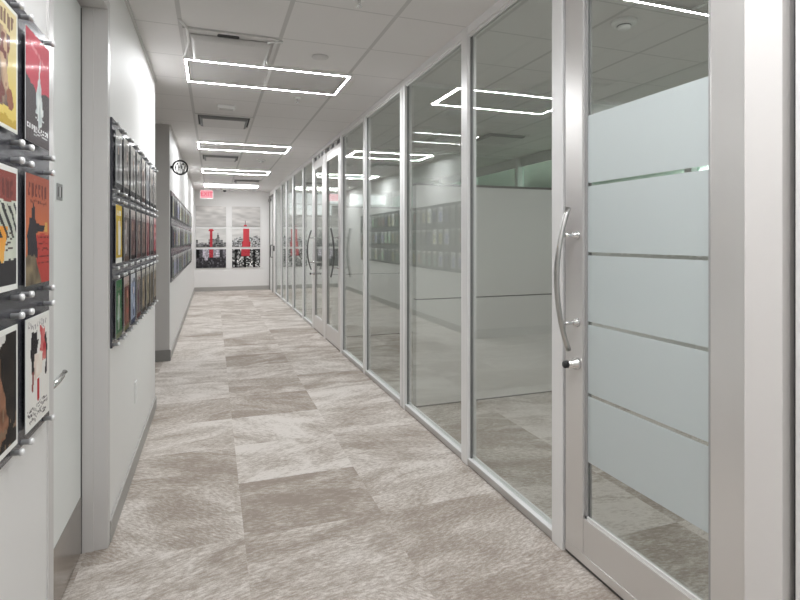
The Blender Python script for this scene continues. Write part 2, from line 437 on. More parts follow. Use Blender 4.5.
def glass_door(y0, y1, k, label, lock_far=True, frosted=False, handle_mat=None):
    d = tag(empty('door_%d' % k, (XR + .02, (y0 + y1) / 2, 0)), label, 'door', kind='structure')
    xa, xb = XR + .002, XR + .047
    st = .122 if frosted else .105
    zt, rb = 2.62, .215
    hm = M['steel']
    # frame: head above the door and floor guide
    bm = BM(); box(bm, XR, 1.60, y0, y1, 2.69, H, 0, .002); box(bm, XR + .03, 1.59, y0, y1, 2.625, 2.69, 1)
    for q in (.3, .36, .62, .68): box(bm, XR + .012, XR + .03, y0 + (y1 - y0) * q, y0 + (y1 - y0) * (q + .035), 2.62, 2.69)
    obj('head_track', bm, [M['alum'], M['alum_dark']], d)
    for (a, b) in ((y0, y0 + st), (y1 - st, y1)):
        bm = BM(); box(bm, xa, xb, a + .002, b - .002, .06, zt, 0, .003); obj('stile', bm, M['door_alum'], d)
    bm = BM(); box(bm, xa + .003, xb - .003, y0 + st - .002, y1 - st + .002, .06, rb, 0, .003); obj('bottom_rail', bm, M['door_alum'], d)
    bm = BM(); box(bm, xa + .003, xb - .003, y0 + st - .002, y1 - st + .002, zt - .13, zt, 0, .003); obj('top_rail', bm, M['door_alum'], d)
    bm = BM(); box(bm, xa, xb, y0 + .002, y1 - .002, .020, .06, 0, .002); box(bm, xa + .012, xb - .01, y0 + .002, y1 - .002, .0, .021, 1)
    obj('door_sweep', bm, [M['door_alum'], M['alum_dark']], d)
    gx = (xa + xb) / 2
    g0, g1 = y0 + st - .004, y1 - st + .004
    bm = BM(); box(bm, gx - .004, gx + .004, g0, g1, rb - .005, zt - .125); gp = obj('glass_pane', bm, M['glass'], d)
    bm = BM()
    for (a, b) in ((g0, g0 + .016), (g1 - .016, g1)): box(bm, gx - .013, gx - .0045, a, b, rb, zt - .13, 0); box(bm, gx + .0045, gx + .013, a, b, rb, zt - .13, 0)
    box(bm, gx - .013, gx - .0045, g0, g1, rb, rb + .012, 1)
    obj('gasket', bm, [M['door_gasket'], M['alum']], d)
    if frosted:
        zs = [.460, .748, 1.054, 1.350, 1.645, 1.940]
        for i in range(5):
            bm = BM(); box(bm, gx - .0065, gx - .0045, g0 + .016, g1 - .016, zs[i] + (.007 if i else 0), zs[i + 1] - (.007 if i < 4 else 0))
            fb = obj('frosted_band', bm, M['frost'], gp)
    yh = (y1 - .085) if lock_far else (y0 + .07)
    hd = bow_handle(yh, d, 'pull_handle', hm if frosted else M['dark_steel'], inward=not lock_far)
    for z in (1.43, 1.05):
        bm = BM()
        cyl(bm, (XR - .071 , yh, z), (1, 0, 0), .0085, .075, 16)
        lathe(bm, (XR - .004, yh, z), [(.010, -.02), (.015, 0), (.020, .006), (.0, .007)], 18, axis='x')
        lathe(bm, (XR - .088, yh, z), [(.0, 0), (.010, .002), (.0115, .01), (.0085, .025)], 16, axis='x')
        obj('handle_post', bm, M['chrome'], hd)
    if lock_far:
        bm = BM()
        lathe(bm, (XR + .002, yh, .872), [(.026, 0), (.026, -.012), (.018, -.018), (.0175, -.052), (.0, -.053)], 24, axis='x')
        lk = obj('lock_cylinder', bm, M['chrome'], d)
        bm = BM(); lathe(bm, (XR - .050, yh, .872), [(.0155, 0), (.0155, -.016), (.012, -.019), (.0, -.019)], 20, axis='x')
        obj('lock_core', bm, M['black'], lk)
    return d

glass_door(1.122, 1.974, 2, 'glass office door with five frosted bands, nearest the camera', True, True)
glass_door(6.415, 7.355, 3, 'clear glass office door with its handle on the near stile', False)
glass_door(7.45, 8.265, 4, 'clear glass office door with its handle on the far stile', True)

# ------------------------------------------------------------------ offices behind the glass
PZ = 1.885
WN = [20]
def divider(y0, y1, nm):
    bm = BM()
    box(bm, 1.602, XO, y0, y1, .012, .900, 0, .002); box(bm, 1.602, XO, y0, y1, .910, PZ - .02, 0, .002)
    box(bm, 1.61, XO, y0 + .006, y1 - .006, 0, PZ - .02, 1)
    box(bm, 1.602, XO, y0 - .004, y1 + .004, PZ - .02, PZ, 2)
    struct(nm, bm, [M['wall2'], M['seam'], M['base_dark']])
    WN[0] += 1
    w = tag(empty('window_%d' % WN[0], (3.1, (y0 + y1) / 2, PZ)), kind='structure')
    bm = BM(); box(bm, 1.602, XO - .05, (y0 + y1) / 2 - .005, (y0 + y1) / 2 + .005, PZ, 2.72)
    obj('glass_pane', bm, M['glass'], w)
    bm = BM(); box(bm, 1.602, XO, y0 + .01, y1 - .01, 2.71, H, 0, .002); box(bm, XO - .06, XO, y0, y1, PZ, 2.71, 0, .002)
    obj('window_frame', bm, M['alum'], w)
divider(4.085, 4.17, 'wall_office_1')
divider(7.36, 7.44, 'wall_office_2')
divider(10.51, 10.595, 'wall_office_3')
divider(1.02, 1.105, 'wall_office_4')
# back wall of the offices: panel below, greenish glazing above
bm = BM()
box(bm, XO, XO + .08, -4.05, 14.0, .0, .900, 0, .002); box(bm, XO, XO + .08, -4.05, 14.0, .910, PZ - .02, 0, .002)
box(bm, XO + .006, XO + .074, -4.05, 14.0, 0, PZ - .02, 1); box(bm, XO - .004, XO + .084, -4.05, 14.0, PZ - .02, PZ, 2)
box(bm, XO, XO + .08, -4.05, 14.0, 2.62, H)
struct('wall_office_rear', bm, [M['wall2'], M['seam'], M['base_dark']])
ys = [-4.0, -1.5, 1.02, 2.58, 4.13, 5.77, 7.40, 8.97, 10.55, 12.27, 13.98]
for i, (a, b) in enumerate(zip(ys, ys[1:])):
    WN[0] += 1
    w = tag(empty('window_%d' % WN[0], (XO + .04, (a + b) / 2, PZ)), kind='structure')
    bm = BM(); box(bm, XO + .035, XO + .045, a + .03, b - .03, PZ, 2.62); obj('glass_pane', bm, M['green'], w)
    bm = BM(); box(bm, XO + .01, XO + .07, a - .0, a + .03, PZ, 2.62, 0, .002); box(bm, XO + .01, XO + .07, b - .03, b, PZ, 2.62, 0, .002)
    box(bm, XO + .02, XO + .06, a + .03, b - .03, PZ, PZ + .03); box(bm, XO + .02, XO + .06, a + .03, b - .03, 2.59, 2.62)
    obj('window_frame', bm, M['alum'], w)
bm = BM(); box(bm, 8.1, 8.25, -4.1, 14.2, 0, H); struct('wall_right', bm, M['wall'])
# far wall of the office row, with a band of daylight windows
bm = BM()
box(bm, 1.60, 8.2, 14.0, 14.15, 0, 2.02); box(bm, 1.60, 8.2, 14.0, 14.15, 2.70, H)
box(bm, 1.60, 1.72, 14.0, 14.15, 2.02, 2.70); box(bm, 4.64, 8.2, 14.0, 14.15, 2.02, 2.70)
struct('wall_office_end', bm, M['wall'])
xs = [1.72, 2.33, 2.94, 3.50, 4.07, 4.64]
for a, b in zip(xs, xs[1:]):
    WN[0] += 1
    w = tag(empty('window_%d' % WN[0], ((a + b) / 2, 14.07, 2.02)), kind='structure')
    bm = BM(); box(bm, a + .04, b - .04, 14.07, 14.08, 2.06, 2.66); obj('glass_pane', bm, M['glass'], w)
    bm = BM(); box(bm, a, a + .04, 14.02, 14.12, 2.02, 2.70); box(bm, b - .04, b, 14.02, 14.12, 2.02, 2.70)
    box(bm, a + .04, b - .04, 14.02, 14.12, 2.02, 2.06); box(bm, a + .04, b - .04, 14.02, 14.12, 2.66, 2.70); box(bm, a + .04, b - .04, 14.04, 14.10, 2.33, 2.36)
    obj('window_frame', bm, M['alum'], w)

# ------------------------------------------------------------------ right wall past the glass, with the exit door
bm = BM()
box(bm, XR + .01, 1.75, 13.80, 14.16, 0, H); box(bm, XR + .01, 1.75, 14.16, 15.06, 2.60, H); box(bm, XR + .01, 1.75, 15.06, YEND + .02, 0, H)
box(bm, 1.66, 1.75, 14.16, 15.06, 0, 2.60)
struct('wall_right_end', bm, M['wall'])
d = tag(empty('door_5', (XR + .03, 14.61, 0)), 'white door with a grey frame and closer at the far right end of the corridor', 'door', kind='structure')
bm = BM()
box(bm, XR - .012, 1.66, 14.16, 14.21, 0, 2.60, 0, .003); box(bm, XR - .014, 1.66, 15.01, 15.06, 0, 2.60, 0, .003); box(bm, XR - .012, 1.66, 14.21, 15.01, 2.55, 2.60, 0, .003)
obj('door_frame', bm, M['base_dark'], d)
bm = BM(); box(bm, XR + .012, XR + .055, 14.212, 15.008, .01, 2.548, 0, .002); obj('leaf', bm, M['door'], d)
bm = BM(); box(bm, XR - .045, XR + .012, 14.65, 14.95, 2.45, 2.52, 0, .006); tube(bm, [(XR - .02, 14.7, 2.52), (XR - .06, 14.6, 2.562), (XR - .014, 14.5, 2.57)], .008, 8)
obj('door_closer', bm, M['base_dark'], d)
bm = BM(); tube(bm, [(XR + .012, 14.3, 1.25), (XR - .04, 14.3, 1.25), (XR - .045, 14.3, 1.23), (XR - .045, 14.3, .95), (XR - .04, 14.3, .93), (XR + .012, 14.3, .93)], .012, 10)
obj('pull_handle', bm, M['black'], d)
bm = BM(); box(bm, XR - .016, XR + .0105, 13.86, 13.93, 1.10, 1.24, 0, .004); box(bm, XR - .0175, XR - .015, 13.88, 13.91, 1.19, 1.20, 1)
tag(obj('card_reader', bm, [M['black'], M['white']]), 'small black card reader on the wall between the glass and the far right door', 'card reader')

# ------------------------------------------------------------------ ceiling fittings
def ceiling_light(x0, y0, label, group, w=2 * CPX, l=CPY, led='led'):
    t = tag(empty('ceiling_light', (x0 + w / 2, y0 + l / 2, H)), label, 'ceiling light', group)
    e, zb = .0115, H - .022
    a, b, c, d = x0 - .004, x0 + w + .012, y0 + .004, y0 + l + .006
    bm = BM(); box(bm, a + .03, b - .03, c + .03, d - .03, H - .008, H - .0005); obj('centre_panel', bm, M['panel'], t)
    bm = BM()
    o_ = .008
    box(bm, a - o_, b + o_, c - o_, c, H - .02, H - .0003); box(bm, a - o_, b + o_, d, d + o_, H - .02, H - .0003)
    box(bm, a - o_, a, c, d, H - .02, H - .0003); box(bm, b, b + o_, c, d, H - .02, H - .0003)
    obj('housing', bm, M['white'], t)
    for (p, q, r, s) in ((a, b, c, c + e), (a, b, d - e, d), (a, a + e, c + e, d - e), (b - e, b, c + e, d - e)):
        bm = BM(); box(bm, p, q, r, s, zb, H - .004, 1)
        for f in bm.faces:
            if all(abs(v.co.z - zb) < 1e-5 for v in f.verts): f.material_index = 0
        obj('led_strip', bm, [M[led], M['white']], t)
    bm = BM(); box(bm, x0 + w / 2 - .012, x0 + w / 2 + .012, c + e, d - e, H - .016, H - .007, 0, .002); obj('crossbar', bm, M['white'], t)
    return t
ORD = ['nearest the camera overhead', 'second', 'third', 'fourth', 'fifth']
LG = 'rectangular frame lights along the corridor ceiling'
for j, lb in ((0, 'largest in view, white glowing rectangular frame light on the corridor ceiling nearest the camera'),
              (6, 'second glowing rectangular frame light along the corridor ceiling'),
              (11, 'third glowing rectangular frame light along the corridor ceiling'),
              (16, 'farthest glowing rectangular frame light on the corridor ceiling, before the end wall'),
              (-6, 'glowing rectangular frame light on the corridor ceiling above the camera'),
              (-12, 'glowing rectangular frame light on the corridor ceiling behind the camera')):
    ceiling_light(CX0, CY0 + j * CPY, lb, LG)
OG = 'rectangular frame lights in the rooms behind the glass'
ceiling_light(1.98, 1.70, 'glowing frame light in the office behind the frosted glass door', OG, led='led_dim')
ceiling_light(6.6, 2.6, 'added unseen frame light in the open room beyond the offices, near end', OG, led='led_added')  # this and the next are added out of view to brighten the green glazing
ceiling_light(6.6, 6.3, 'added unseen frame light in the open room beyond the offices, far end', OG, led='led_added')

def diffuser(x0, y0, label, w=CPX, l=CPY, rim=True):
    t = tag(empty('ceiling_vent', (x0 + w / 2, y0 + l / 2, H)), label, 'ceiling vent', 'square air vents in the ceiling')
    bm = BM(); box(bm, x0 + .012, x0 + w - .012, y0 + .008, y0 + l - .008, H - .006, H - .0004); obj('opening', bm, M['slot'] if rim else M['vent'], t)
    bm = BM()
    for (a, b, c, d) in ((x0 + .01, x0 + w - .01, y0 + .004, y0 + .03), (x0 + .01, x0 + w - .01, y0 + l - .03, y0 + l - .004),
                         (x0 + .01, x0 + .036, y0 + .03, y0 + l - .03), (x0 + w - .036, x0 + w - .01, y0 + .03, y0 + l - .03)):
        box(bm, a, b, c, d, H - .012, H - .0003, 0, .002)
    obj('frame', bm, M['vent'], t)
    # plaque with turned-up curved edges
    bm = BM()
    a, b, c, d = x0 + .085, x0 + w - .085, y0 + (.08 if rim else .12), y0 + l - .08
    rings = []
    for k in range(7):
        q = k / 6
        off = .032 * math.sin(q * PI / 2); z = H - .040 + .030 * (1 - math.cos(q * PI / 2))
        rings.append([bm.verts.new(p) for p in ((a - off, c - off, z), (b + off, c - off, z), (b + off, d + off, z), (a - off, d + off, z))])
    bm.faces.new(rings[0])
    for r0, r1 in zip(rings, rings[1:]):
        for k in range(4): bm.faces.new((r0[k], r1[k], r1[(k + 1) % 4], r0[(k + 1) % 4])).material_index = 1
    bm.faces.new(rings[-1])
    obj('plaque', bm, [M['vent'], M['vent_rim'] if rim else M['vent']], t)
    if not rim:
        bm = BM(); lathe(bm, (.095, y0 + .075, H), [(.070, -.003), (.068, -.010), (.0, -.011)], 28); obj('neck_opening', bm, M['slot'], t)
        for side in ([(-.19, 3.40), (-.152, 3.53), (-.152, 3.76), (-.19, 4.06)], [(.44, 3.56), (.350, 3.60), (.340, 3.85), (.385, 4.06)]):
            bm = BM(); tube(bm, [(x, y, H - .012) for x, y in side], .008, 8); obj('edge_glint', bm, M['white'], t)  # light glints on the vent's curved edges, put in as white strips
    bm = BM()
    bm.free()
    for (px, py) in ((a + .02, c + .02), (b - .02, c + .02), (b - .02, d - .02), (a + .02, d - .02)):
        bm = BM(); cyl(bm, (px, py, H - .018), (0, 0, 1), .006, .013, 10); obj('hanger', bm, M['steel'], t)
diffuser(CX0, CY0 - CPY, 'square air vent joined to the front of the nearest corridor light', rim=False)
diffuser(CX0, CY0 + 3 * CPY + .08, 'square air vent between the nearest and second corridor lights')
diffuser(CX0, CY0 + 8 * CPY, 'square air vent just past the second corridor light')
diffuser(CX0 + CPX, CY0 + 14 * CPY, 'square air vent before the farthest corridor light, right of centre')
diffuser(3.2, 5.72, 'square air vent on the ceiling of the second office behind the glass')

def round_fit(name, x, y, prof, mats, label, cat, n=24):
    bm = BM(); lathe(bm, (x, y, H), prof, n)
    return tag(obj(name, bm, mats), label, cat)
round_fit('ceiling_cover', .735, 3.79, [(.062, 0), (.060, -.006), (.03, -.010), (.0, -.010)], M['vent'], 'flat round cover plate on the ceiling beside the nearest light', 'cover plate')
def sprinkler(x, y, label):
    t = tag(empty('sprinkler_head', (x, y, H)), label, 'sprinkler', 'ceiling sprinkler heads')
    bm = BM(); lathe(bm, (x, y, H), [(.036, 0), (.034, -.006), (.018, -.010), (.0, -.010)], 20); obj('escutcheon', bm, M['white'], t)
    bm = BM(); cyl(bm, (x, y, H - .045), (0, 0, 1), .008, .037, 12); cyl(bm, (x, y, H - .048), (0, 0, 1), .018, .004, 16); obj('nozzle', bm, M['chrome'], t)
sprinkler(.745, 4.97, 'small white sprinkler just past the nearest corridor light')
sprinkler(.76, 2.80, 'small sprinkler at the top edge of the corridor ceiling')
sprinkler(.76, 7.35, 'small sprinkler just before the second corridor light')
def detector(x, y, label):
    t = tag(empty('smoke_detector', (x, y, H)), label, 'smoke detector')
    bm = BM(); lathe(bm, (x, y, H), [(.075, 0), (.075, -.012), (.070, -.022), (.055, -.026), (.0, -.026)], 32); obj('base', bm, M['white'], t)
    bm = BM(); lathe(bm, (x, y, H), [(.040, -.026), (.038, -.044), (.026, -.052), (.0, -.053)], 24); obj('sensor', bm, M['white'], t)
    bm = BM(); lathe(bm, (x, y, H), [(.0415, -.028), (.0415, -.032)], 24); obj('vent_slot', bm, M['slot'], t)
detector(.76, 9.05, 'white round smoke detector on the corridor ceiling between second and third lights')
detector(2.36, 2.55, 'white round smoke detector in the office seen above the frosted glass')
t = tag(empty('sensor_box', (.125, 5.50, H)), 'small white rectangular sensor box on the ceiling before the second vent', 'sensor')
bm = BM(); box(bm, .04, .21, 5.45, 5.55, H - .035, H - .0003, 0, .006); obj('housing', bm, M['white'], t)
bm = BM(); box(bm, .06, .19, 5.46, 5.54, H - .038, H - .034, 0, .001); obj('lens', bm, M['panel'], t)
t = tag(empty('security_camera', (.29, 14.55, H)), 'small white security camera with a dark lens on the ceiling near the end wall', 'camera')
bm = BM(); lathe(bm, (.29, 14.55, H), [(.06, 0), (.06, -.03), (.05, -.045), (.0, -.045)], 24); obj('housing', bm, M['white'], t)
bm = BM(); lathe(bm, (.29, 14.55, H), [(.042, -.045), (.040, -.065), (.028, -.083), (.0, -.09)], 20); obj('lens_dome', bm, M['black'], t)

# text to mesh
def text_mesh(body, size, depth):
    cu = bpy.data.curves.new('lettering', 'FONT'); cu.body = body; cu.size = size; cu.extrude = depth
    cu.align_x = 'CENTER'; cu.align_y = 'CENTER'
    o = bpy.data.objects.new('lettering', cu); COL.objects.link(o)
    dg = bpy.context.evaluated_depsgraph_get()
    me = bpy.data.meshes.new_from_object(o.evaluated_get(dg))
    bm = BM(); bm.from_mesh(me)
    bpy.data.objects.remove(o); bpy.data.curves.remove(cu); bpy.data.meshes.remove(me)
    return bm

# exit sign hanging under the ceiling
ex, ey, ez = -.155, 14.5, 2.575
t = tag(empty('exit_sign', (ex, ey, ez)), 'glowing red and pink exit sign hanging from the ceiling before the end wall', 'exit sign')
bm = BM(); box(bm, ex - .165, ex + .165, ey - .025, ey + .025, ez - .12, ez + .12, 0, .006)
box(bm, ex - .06, ex + .06, ey - .02, ey + .02, ez + .12, H - .0005, 0, .003); obj('housing', bm, M['white'], t)
bm = BM(); box(bm, ex - .150, ex + .150, ey - .0285, ey - .0245, ez - .100, ez + .100); obj('lit_face', bm, M['exit_face'], t)
bm = text_mesh('EXIT', .155, .001)
bmesh.ops.transform(bm, verts=bm.verts[:], matrix=Matrix.Translation((ex, ey - .030, ez)) @ Matrix.Rotation(PI / 2, 4, 'X') @ Matrix.Scale(.92, 4, (1, 0, 0)))
obj('lettering', bm, M['exit_red'], t)

# round restroom sign sticking out from the far left wall
rx, ry, rz, rr = XL2 + .108, 6.74, 2.262, .090
t = tag(empty('restroom_sign', (rx, ry, rz)), 'round restroom sign in a black ring sticking out from the left wall', 'sign')
bm = BM()
lathe(bm, (rx, ry, rz), [(rr - .018, -.008), (rr, -.008), (rr, .008), (rr - .018, .008)], 48, axis='y')
for f in [f for f in bm.faces if len(f.verts) > 4]: bm.faces.remove(f)
n = 48
rg = bm.verts[:]
for k in range(n): bm.faces.new((rg[k], rg[(k + 1) % n], rg[3 * n + (k + 1) % n], rg[3 * n + k]))
obj('ring', bm, M['black'], t)
bm = BM(); box(bm, XL2, rx - rr + .004, ry - .012, ry + .012, rz - .016, rz + .016, 0, .002); obj('bracket', bm, M['black'], t)
bm = BM(); cyl(bm, (rx, ry - .003, rz), (0, 1, 0), rr - .010, .006, 48); obj('disc', bm, M['acrylic'], t)
def prism(bm, pts, y0, y1):
    A = [bm.verts.new((x, y0, z)) for x, z in pts]; B = [bm.verts.new((x, y1, z)) for x, z in pts]
    bm.faces.new(A); bm.faces.new(B[::-1])
    for i in range(len(pts)): bm.faces.new((A[i], A[(i + 1) % len(pts)], B[(i + 1) % len(pts)], B[i]))
def figure(cx, woman):
    bm = BM()
    cyl(bm, (cx, ry - .0065, rz + .047), (0, 1, 0), .0105, .004, 16)
    if woman: body = [(-.010, .033), (.010, .033), (.024, -.004), (.018, -.007), (.012, .010), (.019, -.030), (.008, -.030), (.008, -.062), (-.008, -.062), (-.008, -.030), (-.019, -.030), (-.012, .010), (-.018, -.007), (-.024, -.004)]
    else: body = [(-.018, .034), (.018, .034), (.022, .028), (.022, -.012), (.016, -.012), (.014, .016), (.012, -.062), (.002, -.062), (.0, -.018), (-.002, -.062), (-.012, -.062), (-.014, .016), (-.016, -.012), (-.022, -.012), (-.022, .028)]
    pts = [(cx + a, ry - .005, rz + b) for a, b in body]
    for p, q in zip(pts, pts[1:] + pts[:1]): tube(bm, [p, q], .0042, 8)
    obj('pictogram', bm, M['seam'], t)
figure(rx - .032, True); figure(rx + .034, False)
bm = BM(); box(bm, rx - .0025, rx + .0025, ry - .0065, ry - .0028, rz - .066, rz + .066); obj('divider_line', bm, M['greytext'], t)

# outlet plate low on the left wall
t = tag(empty('wall_outlet', (XL, 3.64, .46)), 'white outlet plate low on the left wall under the poster board', 'outlet')
bm = BM(); box(bm, XL, XL + .007, 3.602, 3.678, .395, .525, 0, .002); obj('cover_plate', bm, M['white'], t)
bm = BM(); box(bm, XL + .006, XL + .010, 3.622, 3.658, .420, .453, 0, .002); box(bm, XL + .006, XL + .010, 3.622, 3.658, .467, .500, 0, .002); obj('socket', bm, M['white'], t)

# ------------------------------------------------------------------ skyline canvases on the end wall
def hsh(*a):
    x = math.sin(sum(v * k for v, k in zip(a, (12.9898, 78.233, 37.719, 9.151)))) * 43758.5453
    return x - math.floor(x)
def vnoise(x, y, s=0):
    xi, yi = math.floor(x), math.floor(y); fx_, fy_ = x - xi, y - yi
    fx_ = fx_ * fx_ * (3 - 2 * fx_); fy_ = fy_ * fy_ * (3 - 2 * fy_)
    a = hsh(xi, yi, s); b = hsh(xi + 1, yi, s); c = hsh(xi, yi + 1, s); d_ = hsh(xi + 1, yi + 1, s)
    return (a * (1 - fx_) + b * fx_) * (1 - fy_) + (c * (1 - fx_) + d_ * fx_) * fy_
def lerp(a, b, t): return tuple(x + (y - x) * t for x, y in zip(a, b))
RED = (.74, .28, .31)
def sky(u, v, seed):
    n_ = .55 * vnoise(u * 2.2, v * 6 + 3 * vnoise(u * 2, v * 2, seed + 3), seed) + .45 * vnoise(u * 5, v * 13, seed + 1)
    g = .62 + .26 * n_ + .06 * v
    return (g, g * .985, g * .97)
def canvas_left(row):
    def fn(u, v):
        if row == 0: return sky(u, v, 2)
        if row == 1:
            c = (.80, .80, .79) if v > .25 else (.76, .76, .75)
            c = lerp(c, sky(u, v, 5), .5)
            col = int(u * 17); ht = .15 + .35 * hsh(col, 3.1)
            if abs(u - .73) < .045: ht = .78 - abs(u - .73) * 6
            if .62 < u < .68: ht = .45
            if v < ht:
                g = .18 + .45 * hsh(col, int(v * 26), 1.7); c = (g, g, g)
            w = .038 if v < .84 else .085 - (v - .84) * .12
            if abs(u - .50) < w and v < .96: c = lerp(RED, (.62, .14, .18), .5 * hsh(int(v * 30), 2))
            return c
        g = .18 + .10 * hsh(int(u * 20), int(v * 20), 4)
        if v > .55:
            col = int(u * 9); g = (.12, .35, .78, .70, .30, .62, .80, .25, .5)[col % 9] * (.7 + .5 * hsh(int(u * 28), int(v * 18), 8))
        elif .28 < u < .40 and v > .42: g = .62 + .2 * hsh(int(u * 30), int(v * 30), 5)
        elif hsh(int(u * 26), int(v * 14), 6) > .86: g = .42
        c = (g * .98, g * .95, g)
        if abs(u - .50) < .055 and v > .55: c = lerp(RED, (.5, .1, .14), .6 * hsh(int(u * 30), int(v * 30), 2))
        return c
    return fn
def canvas_right(row):
    def fn(u, v):
        if row == 0:
            c = sky(u, v, 9)
            if abs(u - .47) < .012 and v < .28: c = (.45, .30, .30)
            if abs(u - .47) < .055 and v < .10: c = RED
            return c
        if row == 1:
            c = lerp((.82, .82, .81), sky(u, v, 12), .5)
            col = int(u * 13); ht = .35 + .30 * hsh(col, 7.3)
            if v < ht:
                g = .25 + .65 * hsh(int(u * 30), int(v * 22), 5.7); c = (g, g, g)
            if abs(u - .50) < .105 and v < 1.0: c = lerp(RED, (.86, .30, .33), .6 * hsh(int(u * 40), 2))
            elif abs(u - .50) < .145 and v < .30: c = lerp(RED, (.6, .15, .2), .4)
            return c
        g = .10 + .85 * hsh(int(u * 24), int(v * 17), 3.3) ** 1.4
        if int(u * 12) % 4 == 1: g *= .35
        c = (g, g, g * .99)
        if abs(u - .48) < .15 and v > .62: c = lerp(RED, (.6, .12, .18), .5 * hsh(int(u * 30), int(v * 30)))
        return c
    return fn
scale = YEND / 15.5
rows = [(1.757, 2.305), (1.195, 1.70), (.628, 1.135)]
names = ['top canvas of the %s column, grey clouds over the skyline', 'middle canvas of the %s column, grey city with a red tower', 'bottom canvas of the %s column, dark city blocks with a red tower base']
for side, xa, xb, fnn in (('left', -.430, .335, canvas_left), ('right', .492, 1.236, canvas_right)):
    for r, (z0, z1) in enumerate(rows):
        bm = BM()
        bm.loops.layers.float_color.new('art')
        yb = YEND - .03
        lay = bm.loops.layers.float_color.get('art')
        box(bm, xa, xb, yb, YEND + .001, z0, z1)
        for f in bm.faces:
            for lp in f.loops: lp[lay] = (.6, .6, .6, 1)
        grid_art(bm, xb - xa, z1 - z0, 46, 34, fnn(r), lambda a, b: (xa + a, yb - .0006, z0 + b))
        tag(obj('canvas_print', bm, M['art']), names[r] % side, 'canvas print', 'skyline canvases on the end wall')

# ------------------------------------------------------------------ poster boards on the left wall
ROWZ = (1.800, 1.437, 1.072)
PH, PW = .282, .196                   # paper
AH, AW = .334, .207                   # acrylic sheet
def board(y0, y1, x, label):
    bm = BM(); box(bm, x, x + .012, y0, y1, .900, 1.985, 0, .0015)
    return tag(obj('display_board', bm, M['board']), label, 'display board')
board(.60, 1.765, XL, 'dark display board of framed covers left of the white door')
board(2.765, 4.775, XL, 'dark display board of framed covers between white door and alcove')
board(6.72, 12.75, XL2, 'long dark display board of framed covers on the far left wall')

def bars(u, v, u0, u1, v0, v1, n_, seed):
    """unreadable strokes standing in for tiny print"""
    if not (u0 < u < u1 and v0 < v < v1): return False
    q = (u - u0) / (u1 - u0) * n_
    k, fr = int(q), q - int(q)
    return fr < .45 + .3 * hsh(k, seed) and not (.3 < (v - v0) / (v1 - v0) < .65 and hsh(k, seed, 2) > .6 and fr > .2)
WHT = (.93, .93, .91)
def border(fn, b=.05, c=WHT):
    def g(u, v):
        bv = b * PW / PH
        if u < b or u > 1 - b or v < bv or v > 1 - bv: return c
        return fn((u - b) / (1 - 2 * b), (v - bv) / (1 - 2 * bv))
    return g
def art_yellow(u, v):
    c = lerp((.90, .80, .42), (.86, .80, .62), min(1, v * 1.2))
    n_ = vnoise(u * 7, v * 9, 4)
    if bars(u, v, .05, .95, .84, .95, 7, 3): c = (.52, .42, .36)
    if .14 < v < .80 and abs(u - .45 - .08 * math.sin(v * 9)) < .34 - .2 * abs(v - .5):
        c = lerp((.30, .26, .28), (.80, .68, .56), min(1, max(0, (n_ - .2) * 1.6)))
        if vnoise(u * 13, v * 15, 7) > .68: c = (.50, .32, .30)
    if (u - .78) ** 2 + ((v - .22) * 1.6) ** 2 < .018: c = (.60, .40, .32)
    if v < .06: c = (.78, .66, .30)
    return c
def art_dome(u, v):
    edge = .40 + .10 * vnoise(u * 6, 1, 3) + .30 * abs(u - .55)
    c = (.79, .34, .39) if v > edge else (.37, .345, .35)
    if .80 < v < .93 and abs(v - .92 + .16 * u) < .022: c = (.86, .52, .55) if hsh(int(u * 30), 5) > .4 else (.72, .30, .34)
    x = abs(u - .56); w = 0
    if .64 < v < .80: w = .022
    elif .38 < v <= .64: w = .03 + (.64 - v) * .55
    elif .24 < v <= .38: w = .20 * (.5 + .7 * vnoise(3, v * 22, 6))
    elif .17 < v <= .24: w = .09
    if x < w * (.75 + .5 * vnoise(u * 18, v * 18, 2)): c = lerp((.74, .78, .78), (.95, .96, .95), vnoise(u * 12, v * 12, 8))
    if bars(u, v, .06, .94, .115, .165, 11, 9): c = (.92, .92, .92)
    if .30 < u < .9 and .085 < v < .098: c = (.78, .78, .78)
    return c
def art_hand(u, v):
    if v > .74: 
        c = (.56, .29, .26)
        if bars(u, v, .05, .95, .78, .92, 6, 2): c = (.44, .24, .22)
        return c
    c = lerp((.72, .73, .68), (.85, .86, .80), vnoise(u * 4, v * 4, 1))
    if v < .52 and u + .5 * (.5 - v) < .72: c = lerp((.90, .58, .22), (.93, .72, .38), vnoise(u * 5, v * 5, 2))
    q = (u * .8 + v * 1.1) * 6
    if .42 < v < .72 and q - math.floor(q) < .42 and u > .12: c = (.20, .20, .20)
    if v < .16 + .1 * vnoise(u * 5, 0, 7): c = (.24, .23, .24)
    if .66 < u < .9 and .30 < v < .48 and int(v * 60) % 3 == 0: c = (.35, .3, .28)
    return c
